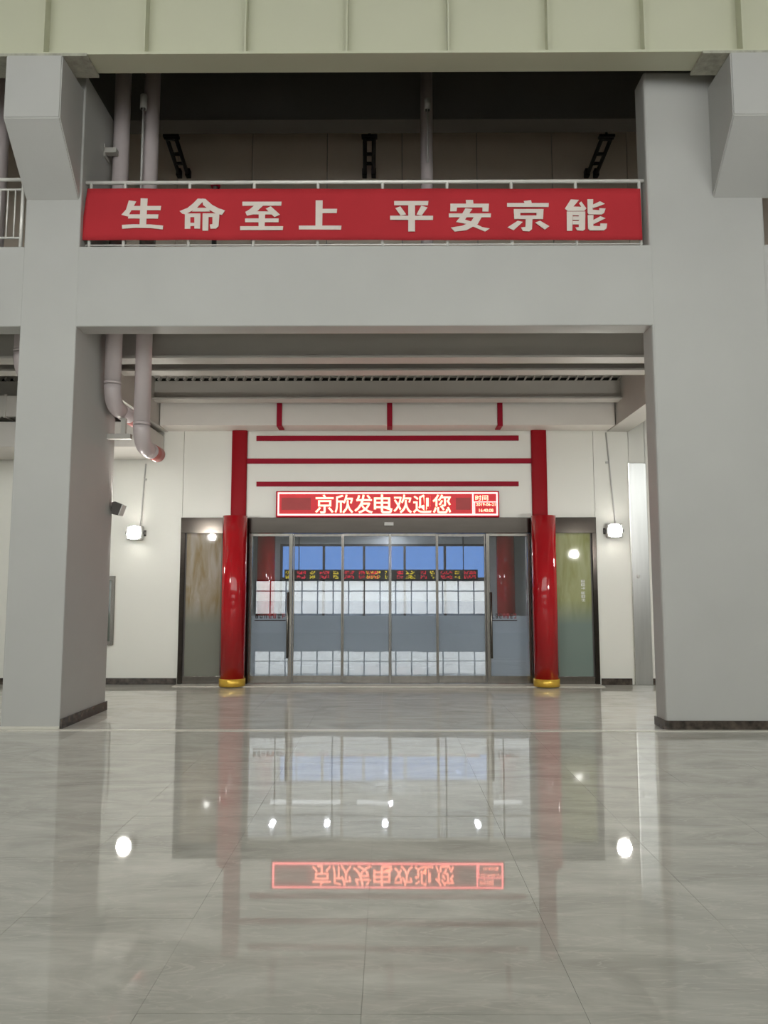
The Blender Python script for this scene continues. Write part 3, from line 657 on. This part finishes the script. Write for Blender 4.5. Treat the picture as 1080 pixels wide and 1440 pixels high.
def gauge(px, Y, y0, y1, yend, label, rr):
    x = AX(px, y0, Y); t = thing('junction_box', label, 'junction box', (x, Y, AZ(yend, Y)))
    bm = NB(); tube(bm, [(x, Y, AZ(y1, Y)), (x, Y, AZ(y0, Y))], rr, 16); obj('box', bm, M['plastic'], t)
    for s in (-1, 1):
        bm = NB(); tube(bm, [(x + s * rr * .45, Y - .02, AZ(y1 + 2.5, Y)), (x + s * rr * .45, Y - .02, AZ(y1, Y))], rr * .3, 8); obj('gland', bm, M['darkgrey'], t)
    bm = NB(); tube(bm, [(x, Y, AZ(yend, Y)), (x, Y, AZ(y1, Y))], 0.014, 8); obj('conduit', bm, M['plastic'], t)
    return x
gauge(202.5, YQ + 0.15 - r1 - 0.048, 133, 152, 268, 'grey junction box with long conduit beside the pipe above the banner', 0.045)
gauge(601, YQ + 1.2 - 0.134, 140, 155, 228, 'grey junction box with thin drop wire on the slim gallery pipe', 0.045)

# ------------------------------------------------------------------ gallery above
YG = 13.0
bm = NB(); box(bm, -XH, XH, YG - 0.1, YG + 0.2, zb1, 10.5); gw = struct('wall_gallery', bm, M['slab'], 'brown-grey panelled back wall of the dark gallery')
xs = [AX(357, 225, YG) + (i) * (AX(461, 225, YG) - AX(357, 225, YG)) for i in range(-6, 12)]
for a, b in zip(xs, xs[1:]):
    bm = NB(); box(bm, a + 0.006, b - 0.006, YG - 0.13, YG - 0.1, zb1, 9.6, 0.003); obj('panel', bm, M['gwall'], gw)
bm = NB(); box(bm, -XH, XH, YC + 0.42, YG + 0.2, 10.3, 10.5); struct('ceiling_gallery', bm, M['shadebeam'])
bm = NB(); holed(bm, YP + 0.28, YG - 0.13, zb1 - 0.05, zb1 - 0.04); struct('floor_gallery', bm, M['strip'])  # pale colour picked so this unseen floor bounces light onto the wall
ibeam('shade-darkened steel beam across the gallery above the black braces', 10.9, 11.25, AZ(168, 10.9), -XH, XH, 10.3, M['shadebeam'])
for i in range(-3, 5):
    x = AX(470, 120, 10) + i * 0.9
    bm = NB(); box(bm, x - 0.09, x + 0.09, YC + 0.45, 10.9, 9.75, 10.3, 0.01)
    tag(obj('ceiling_joist', bm, M['shadebeam']), 'dim grey joist under the gallery roof above the girder', 'joist', 'joists under the gallery roof')
def brace(px0, px1, label):
    a = at(px0, 194, 12.0); b_ = at(px1, 246, YG - 0.2)
    t = thing('brace_arm', label, 'brace', b_)
    up = Vector((0, 0, 0.0)); off = Vector((0.075, 0, 0))
    for s in (-1, 1):
        bm = NB(); tube(bm, [a + off * s, b_ + off * s], 0.035, 6); obj('bar', bm, M['dark'], t)
        bm = NB(); box(bm, b_.x + s * 0.08 - 0.04, b_.x + s * 0.08 + 0.04, b_.y - 0.05, b_.y + 0.07, b_.z - 0.03, b_.z + 0.10, 0.004); obj('foot', bm, M['dark'], t)
    for f in (0.03, 0.42, 0.68):
        p = a.lerp(b_, f); bm = NB(); tube(bm, [p - off, p + off], 0.028, 6); obj('cross_tie', bm, M['dark'], t)
    bm = NB(); box(bm, a.x - 0.13, a.x + 0.13, a.y - 0.05, a.y + 0.05, a.z, a.z + 0.04, 0.003); obj('head_plate', bm, M['dark'], t)
    bm = NB(); tube(bm, [(a.x, a.y, a.z + 0.04), (a.x, a.y, 10.3)], 0.02, 8); obj('hanger_rod', bm, M['dark'], t)
brace(241, 258, 'black double-bar brace beside the pipes above the banner'); brace(519.5, 519, 'black double-bar brace over the middle of the banner'); brace(853, 832, 'black double-bar brace near the wide pier above the banner')

# ------------------------------------------------------------------ railings
YL = YP + 0.12
zr = AZ(256, YL)
rl = thing('railing', 'long stainless railing on the beam carrying the red banner', 'railing', (0, YL, zb1))
xa = AX(124, 255, YL); xb = AX(906, 258, YL)
bm = NB(); tube(bm, [(xa - 0.02, YL, zr), (xb, YL, zr)], 0.022, 14); obj('top_rail', bm, M['railpost'], rl)
bm = NB(); tube(bm, [(xa, YL, zb1 + 0.065), (xb - 0.04, YL, zb1 + 0.065)], 0.010, 10); obj('bottom_rail', bm, M['railpost'], rl)
for px in (127, 175, 266, 357, 447, 538, 629, 719.5, 810, 900):
    x = AX(px, 300, YL); bm = NB(); tube(bm, [(x, YL, zb1), (x, YL, zr)], 0.018, 12); obj('post', bm, M['railpost'], rl)
bal = thing('railing', 'steel balustrade with thin uprights in the bay beyond the pillar', 'railing', (AX(10, 300, YL), YL, zb1))
xe = AX(31, 300, YL); x0 = -7.0
bm = NB(); tube(bm, [(x0, YL, AZ(251, YL)), (xe, YL, AZ(251, YL))], 0.022, 14); obj('top_rail', bm, M['railpost'], bal)
for py in (265, 333):
    bm = NB(); tube(bm, [(x0, YL, AZ(py, YL)), (xe, YL, AZ(py, YL))], 0.013, 10); obj('rail', bm, M['railpost'], bal)
bm = NB(); tube(bm, [(xe, YL, zb1), (xe, YL, AZ(251, YL))], 0.02, 12); obj('post', bm, M['railpost'], bal)
for i in range(1, 20):
    x = xe - i * 0.088; bm = NB(); tube(bm, [(x, YL, AZ(333, YL)), (x, YL, AZ(265, YL))], 0.0085, 8); obj('baluster', bm, M['railpost'], bal)

# ------------------------------------------------------------------ banner with its characters
YB = YL - 0.05
def BX(px, py): return AX(px, py, YB)
bn = thing('banner', 'long red cloth banner with white characters tied along the railing', 'banner', (BX(510, 338), YB, AZ(338, YB)))
bm = NB(); NX, NZ = 160, 8; grid = []
for k in range(NZ + 1):
    f = k / NZ; row = []
    for i in range(NX + 1):
        s = i / NX
        pyb = 337.5 + 0.0 * s; pyt = 265 + 1.0 * math.sin(s * math.pi) * 0.5
        pxl = 123 + (112 - 123) * (1 - f) ** 1.0; pxr = 900.5 + 3 * (1 - f)
        p = at(pxl + (pxr - pxl) * s, pyb + (pyt - pyb) * f, YB)
        p.y += 0.004 * math.sin(s * 57) + 0.003 * math.sin(s * 23 + f * 3)
        row.append(bm.verts.new(p))
    grid.append(row)
for k in range(NZ):
    for i in range(NX):
        fc_ = bm.faces.new((grid[k][i], grid[k][i + 1], grid[k + 1][i + 1], grid[k + 1][i])); fc_.smooth = True
r = bmesh.ops.extrude_face_region(bm, geom=bm.faces[:])
bmesh.ops.translate(bm, verts=[e for e in r['geom'] if isinstance(e, bmesh.types.BMVert)], vec=(0, 0.003, 0))
obj('cloth', bm, M['banner'], bn)
S = 1080 / 170.0
CH = {
 '生': (160, [[(137,78),(203,88),(180,130),(128,222),(70,207),(112,160)], [(165,128),(425,128),(420,166),(150,166)], [(243,60),(305,62),(290,318),(232,318)], [(135,204),(402,204),(397,242),(130,240)], [(76,298),(180,292),(330,294),(444,304),(440,338),(330,326),(200,324),(78,332)]]),
 '命': (160, [[(752,62),(822,66),(780,108),(740,150),(640,203),(612,196),(590,174),(660,146),(712,104)], [(790,62),(822,66),(880,118),(940,150),(996,168),(968,208),(915,196),(850,160),(800,120)], [(735,145),(845,145),(862,178),(700,178)], [(638,196),(686,196),(686,332),(636,332)], [(686,196),(776,196),(776,228),(686,228)], [(722,228),(776,228),(772,332),(722,330)], [(686,280),(722,280),(722,308),(686,308)], [(796,196),(850,196),(846,350),(794,350)], [(850,196),(944,196),(944,228),(850,228)], [(884,228),(944,228),(938,310),(915,332),(866,332),(860,296),(884,292)]]),
 '至': (320, [[(134,90),(484,90),(480,126),(134,126)], [(240,124),(320,124),(264,176),(400,178),(420,204),(230,204),(175,216),(160,182),(196,160)], [(342,152),(388,132),(470,206),(420,228)], [(158,240),(458,240),(456,274),(158,274)], [(280,200),(338,200),(332,314),(278,314)], [(114,310),(498,310),(494,344),(114,344)]]),
 '上': (320, [[(788,78),(850,78),(846,310),(786,310)], [(846,154),(980,154),(976,192),(846,192)], [(638,304),(1018,304),(1014,340),(638,338)]]),
 '平': (530, [[(154,84),(460,84),(456,122),(154,122)], [(165,148),(210,132),(262,204),(212,214)], [(396,126),(452,142),(400,214),(354,204)], [(118,216),(502,216),(500,254),(118,252)], [(280,120),(340,120),(340,356),(280,356)]]),
 '安': (530, [[(794,74),(858,74),(862,110),(796,110)], [(656,108),(1000,108),(998,142),(656,142)], [(656,140),(716,140),(712,176),(654,176)], [(942,140),(998,140),(996,178),(942,178)], [(642,196),(1018,196),(1016,230),(642,230)], [(790,150),(852,156),(786,250),(840,268),(940,318),(1006,330),(966,358),(880,322),(800,290),(706,272),(740,232)], [(866,228),(934,230),(900,290),(800,345),(694,358),(660,322),(760,306),(836,274)]]),
 '京': (700, [[(230,84),(296,76),(302,104),(240,104)], [(82,102),(454,102),(452,138),(82,136)], [(142,156),(408,156),(406,190),(142,190)], [(142,188),(200,188),(200,216),(146,216)], [(344,188),(406,188),(404,216),(344,216)], [(144,214),(404,214),(402,246),(146,246)], [(248,246),(308,246),(304,336),(280,356),(222,352),(206,322),(246,316)], [(176,262),(222,272),(140,346),(86,320)], [(332,278),(376,262),(458,310),(418,340)]]),
 '能': (700, [[(650,70),(724,74),(674,134),(744,136),(724,104),(744,88),(790,150),(772,172),(624,174),(598,152)], [(614,178),(668,178),(664,350),(616,350)], [(668,178),(780,178),(780,212),(668,212)], [(722,212),(780,212),(778,336),(760,350),(706,346),(692,320),(722,318)], [(668,222),(722,222),(722,254),(668,254)], [(668,264),(722,264),(722,294),(668,294)], [(798,70),(850,70),(846,164),(800,190)], [(846,118),(910,88),(954,110),(850,150)], [(800,160),(905,168),(904,150),(960,152),(948,190),(925,206),(810,204),(800,190)], [(800,212),(852,212),(850,310),(804,336)], [(850,256),(914,222),(958,240),(852,292)], [(804,304),(912,312),(914,286),(974,288),(968,330),(945,348),(820,348),(804,330)]]),
}
for ch, (ox, polys) in CH.items():
    bm = NB()
    for qi, q in enumerate(polys):
        pts = [at(ox + u / S, 270 + v / S, YB) for u, v in q]
        ya, yb = YB - 0.010 - 0.0006 * qi, YB - 0.0075; n = len(pts)
        A = [bm.verts.new((p.x, ya, p.z)) for p in pts]; B = [bm.verts.new((p.x, yb, p.z)) for p in pts]
        for tri in tessellate_polygon([[Vector((p.x, p.z, 0)) for p in pts]]):
            bm.faces.new([A[t_] for t_ in tri]); bm.faces.new([B[t_] for t_ in tri][::-1])
        for t_ in range(n): bm.faces.new((A[t_], B[t_], B[(t_ + 1) % n], A[(t_ + 1) % n]))
    obj('character', bm, M['letter'], bn)

# made-up cap and post for an unidentified red shape over the banner
pv = at(303, 259, YP + 0.5)
v = thing('red_cap_post', 'dark red rounded unidentified shape peeping over the banner behind the railing', 'fitting', (pv.x, pv.y, zb1 - 0.04))
bm = NB(); lathe(bm, [(0.05, zb1 - 0.04), (0.05, zb1), (0.03, zb1 + 0.02), (0.03, pv.z - 0.03)], pv.x, pv.y, 16); obj('post', bm, M['darkgrey'], v)
bm = NB(); lathe(bm, [(0.055, pv.z - 0.04), (0.062, pv.z - 0.02), (0.05, pv.z + 0.015), (0.02, pv.z + 0.03)], pv.x, pv.y, 20); obj('cap', bm, M['redflat'], v)
# ------------------------------------------------------------------ vestibule behind the doors
xv = 3.9; zv = 2.75
bm = NB(); box(bm, -xv - 0.1, -xv, YW + 0.2, YV, 0, zv); struct('wall_vestibule_left', bm, M['vest'])
bm = NB(); box(bm, xv, xv + 0.1, YW + 0.2, YV, 0, zv); struct('wall_vestibule_right', bm, M['vest'])
bm = NB(); box(bm, -xv, xv, YW + 0.2, YV + 0.1, zv, zv + 0.1); struct('ceiling_vestibule', bm, M['vceil'])
wx0 = AX(396, 780, YV); wx1 = AX(684, 780, YV); wz1 = AZ(765, YV)
bm = NB(); box(bm, -xv, wx0, YV, YV + 0.15, 0, zv); box(bm, wx1, xv, YV, YV + 0.15, 0, zv); box(bm, wx0, wx1, YV, YV + 0.15, wz1, zv)
struct('wall_vestibule_back', bm, M['vest'])
w = thing('window_6', 'blue tinted inner glazing with dark mullions behind the doors', None, ((wx0 + wx1) / 2, YV, 0), kind='structure')
ms = [wx0] + [AX(p, 780, YV) for p in (455.5, 512, 569, 625.5)] + [wx1]
zsill = AZ(814, YV)
for i, x in enumerate(ms):
    bm = NB(); box(bm, x - 0.025, x + 0.025, YV - 0.03, YV + 0.05, 0, wz1); obj('mullion', bm, M['darkgrey'], w)
for z in (wz1 - 0.05, zsill - 0.02):
    bm = NB(); box(bm, wx0, wx1, YV - 0.025, YV + 0.05, z, z + 0.05); obj('transom', bm, M['darkgrey'], w)
for a, b in zip(ms, ms[1:]):
    bm = NB(); box(bm, a + .02, b - .02, YV + 0.0, YV + 0.012, zsill, wz1 - .04); obj('blue_pane', bm, M['blueglass'], w)
    bm = NB(); box(bm, a + .02, b - .02, YV + 0.0, YV + 0.012, 0.0, zsill); obj('frosted_pane', bm, M['frost'], w)
# inner columns
for px, lb in ((374, 'red column inside the vestibule seen through the glass by the ochre panel'), (711, 'red column inside the vestibule seen through the glass by the olive panel')):
    Y = 16.15; xc = AX(px, 800, Y); t = thing('red_column', lb, 'column', (xc, Y, 0))
    bm = NB(); lathe(bm, [(0.19, 0.11), (0.19, zv - 0.001)], xc, Y, 40); obj('shaft', bm, M['red'], t)
    bm = NB(); lathe(bm, [(0.2, 0.001), (0.2, 0.11)], xc, Y, 40); obj('gold_base', bm, M['gold'], t)
# ticker
YT = YV - 0.12
tx0 = AX(400, 808, YT); tx1 = AX(672, 808, YT); tz0 = AZ(816, YT); tz1 = AZ(801, YT)
tk = thing('led_ticker', 'narrow black ticker board with red and yellow pixel text behind the doors', 'ticker', ((tx0 + tx1) / 2, YT, tz0))
bm = NB(); box(bm, tx0, tx1, YT, YT + 0.09, tz0, tz1, 0.004); obj('housing', bm, M['dark'], tk)
groups = [(401, 411, 'y'), (417, 431, 'r'), (435, 444, 'y'), (449, 464, 'r'), (468, 477, 'y'), (483, 499, 'r'), (504, 514, 'r'), (514, 536, 'y'), (516, 534, 'r'), (541, 546, 'y'), (556, 568, 'r'), (570, 585, 'y'), (591, 601, 'r'), (604, 612, 'y'), (619, 637, 'r'), (639, 648, 'y'), (652, 670, 'r')]
for a, b, c in groups:
    bm = NB(); xa_, xb_ = AX(a + .8, 808, YT), AX(b - .8, 808, YT)
    for row in (0, 1):
        zc_ = tz0 + (tz1 - tz0) * (0.16 + 0.42 * row); hh = (tz1 - tz0) * 0.3; n = max(3, int((xb_ - xa_) / 0.018))
        for i in range(n):
            for kk in range(4):
                if random.random() < 0.45:
                    xx = xa_ + (xb_ - xa_) * i / n
                    box(bm, xx, xx + (xb_ - xa_) / n * 0.8, YT - 0.003 - (0.001 if c == 'r' else 0), YT - 0.0005, zc_ + hh * kk / 4, zc_ + hh * (kk + 0.8) / 4)
    o = obj('pixel_text', bm, M['tick_red' if c == 'r' else 'tick_yel'], tk); o['kind'] = 'stuff'
for xx in (tx0 + 0.3, tx1 - 0.3):
    bm = NB(); tube(bm, [(xx, YT + 0.045, tz1), (xx, YT + 0.045, zv)], 0.01, 8); obj('hanger', bm, M['darkgrey'], tk)
# vestibule lamps
for a, b, lb in ((-2.35, -0.95, 'lit linear ceiling lamp behind the glass beside the inner column by the ochre panel'), (-0.65, 0.0, 'short lit linear ceiling lamp behind the centre doors'), (2.05, 2.6, 'short lit linear ceiling lamp behind the hinged door by the olive panel')):
    t = thing('linear_lamp', lb, 'lamp', ((a + b) / 2, 15.6, zv - 0.13))
    bm = NB(); box(bm, a, b, 15.56, 15.66, zv - 0.07, zv - 0.0005, 0.004); obj('housing', bm, M['plastic'], t)
    bm = NB(); box(bm, a + .01, b - .01, 15.57, 15.65, zv - 0.13, zv - 0.071, 0.01); obj('tube', bm, M['tubelight'], t)
for i, (x, y) in enumerate(((-2.13, 14.5), (-1.13, 14.5), (-0.07, 14.5), (1.62, 14.5), (0.02, 15.9))):
    t = thing('downlight', ['twin downlight in the vestibule ceiling nearest the ochre panel', 'twin downlight in the vestibule ceiling between centre and ochre panel', 'twin downlight in the vestibule ceiling over the centre joint', 'twin downlight in the vestibule ceiling nearest the olive panel', 'twin downlight in the vestibule ceiling above the ticker'][i], 'lamp', (x, y, zv - 0.02), 'vestibule downlights')
    bm = NB(); box(bm, x - 0.08, x + 0.08, y - 0.18, y + 0.18, zv - 0.015, zv - 0.0005, 0.003); obj('trim_plate', bm, M['plastic'], t)
    for s in (-1, 1):
        bm = NB(); tube(bm, [(x, y + s * 0.09, zv - 0.02), (x, y + s * 0.09, zv - 0.012)], 0.045, 20); obj('lens', bm, M['downlight'], t)
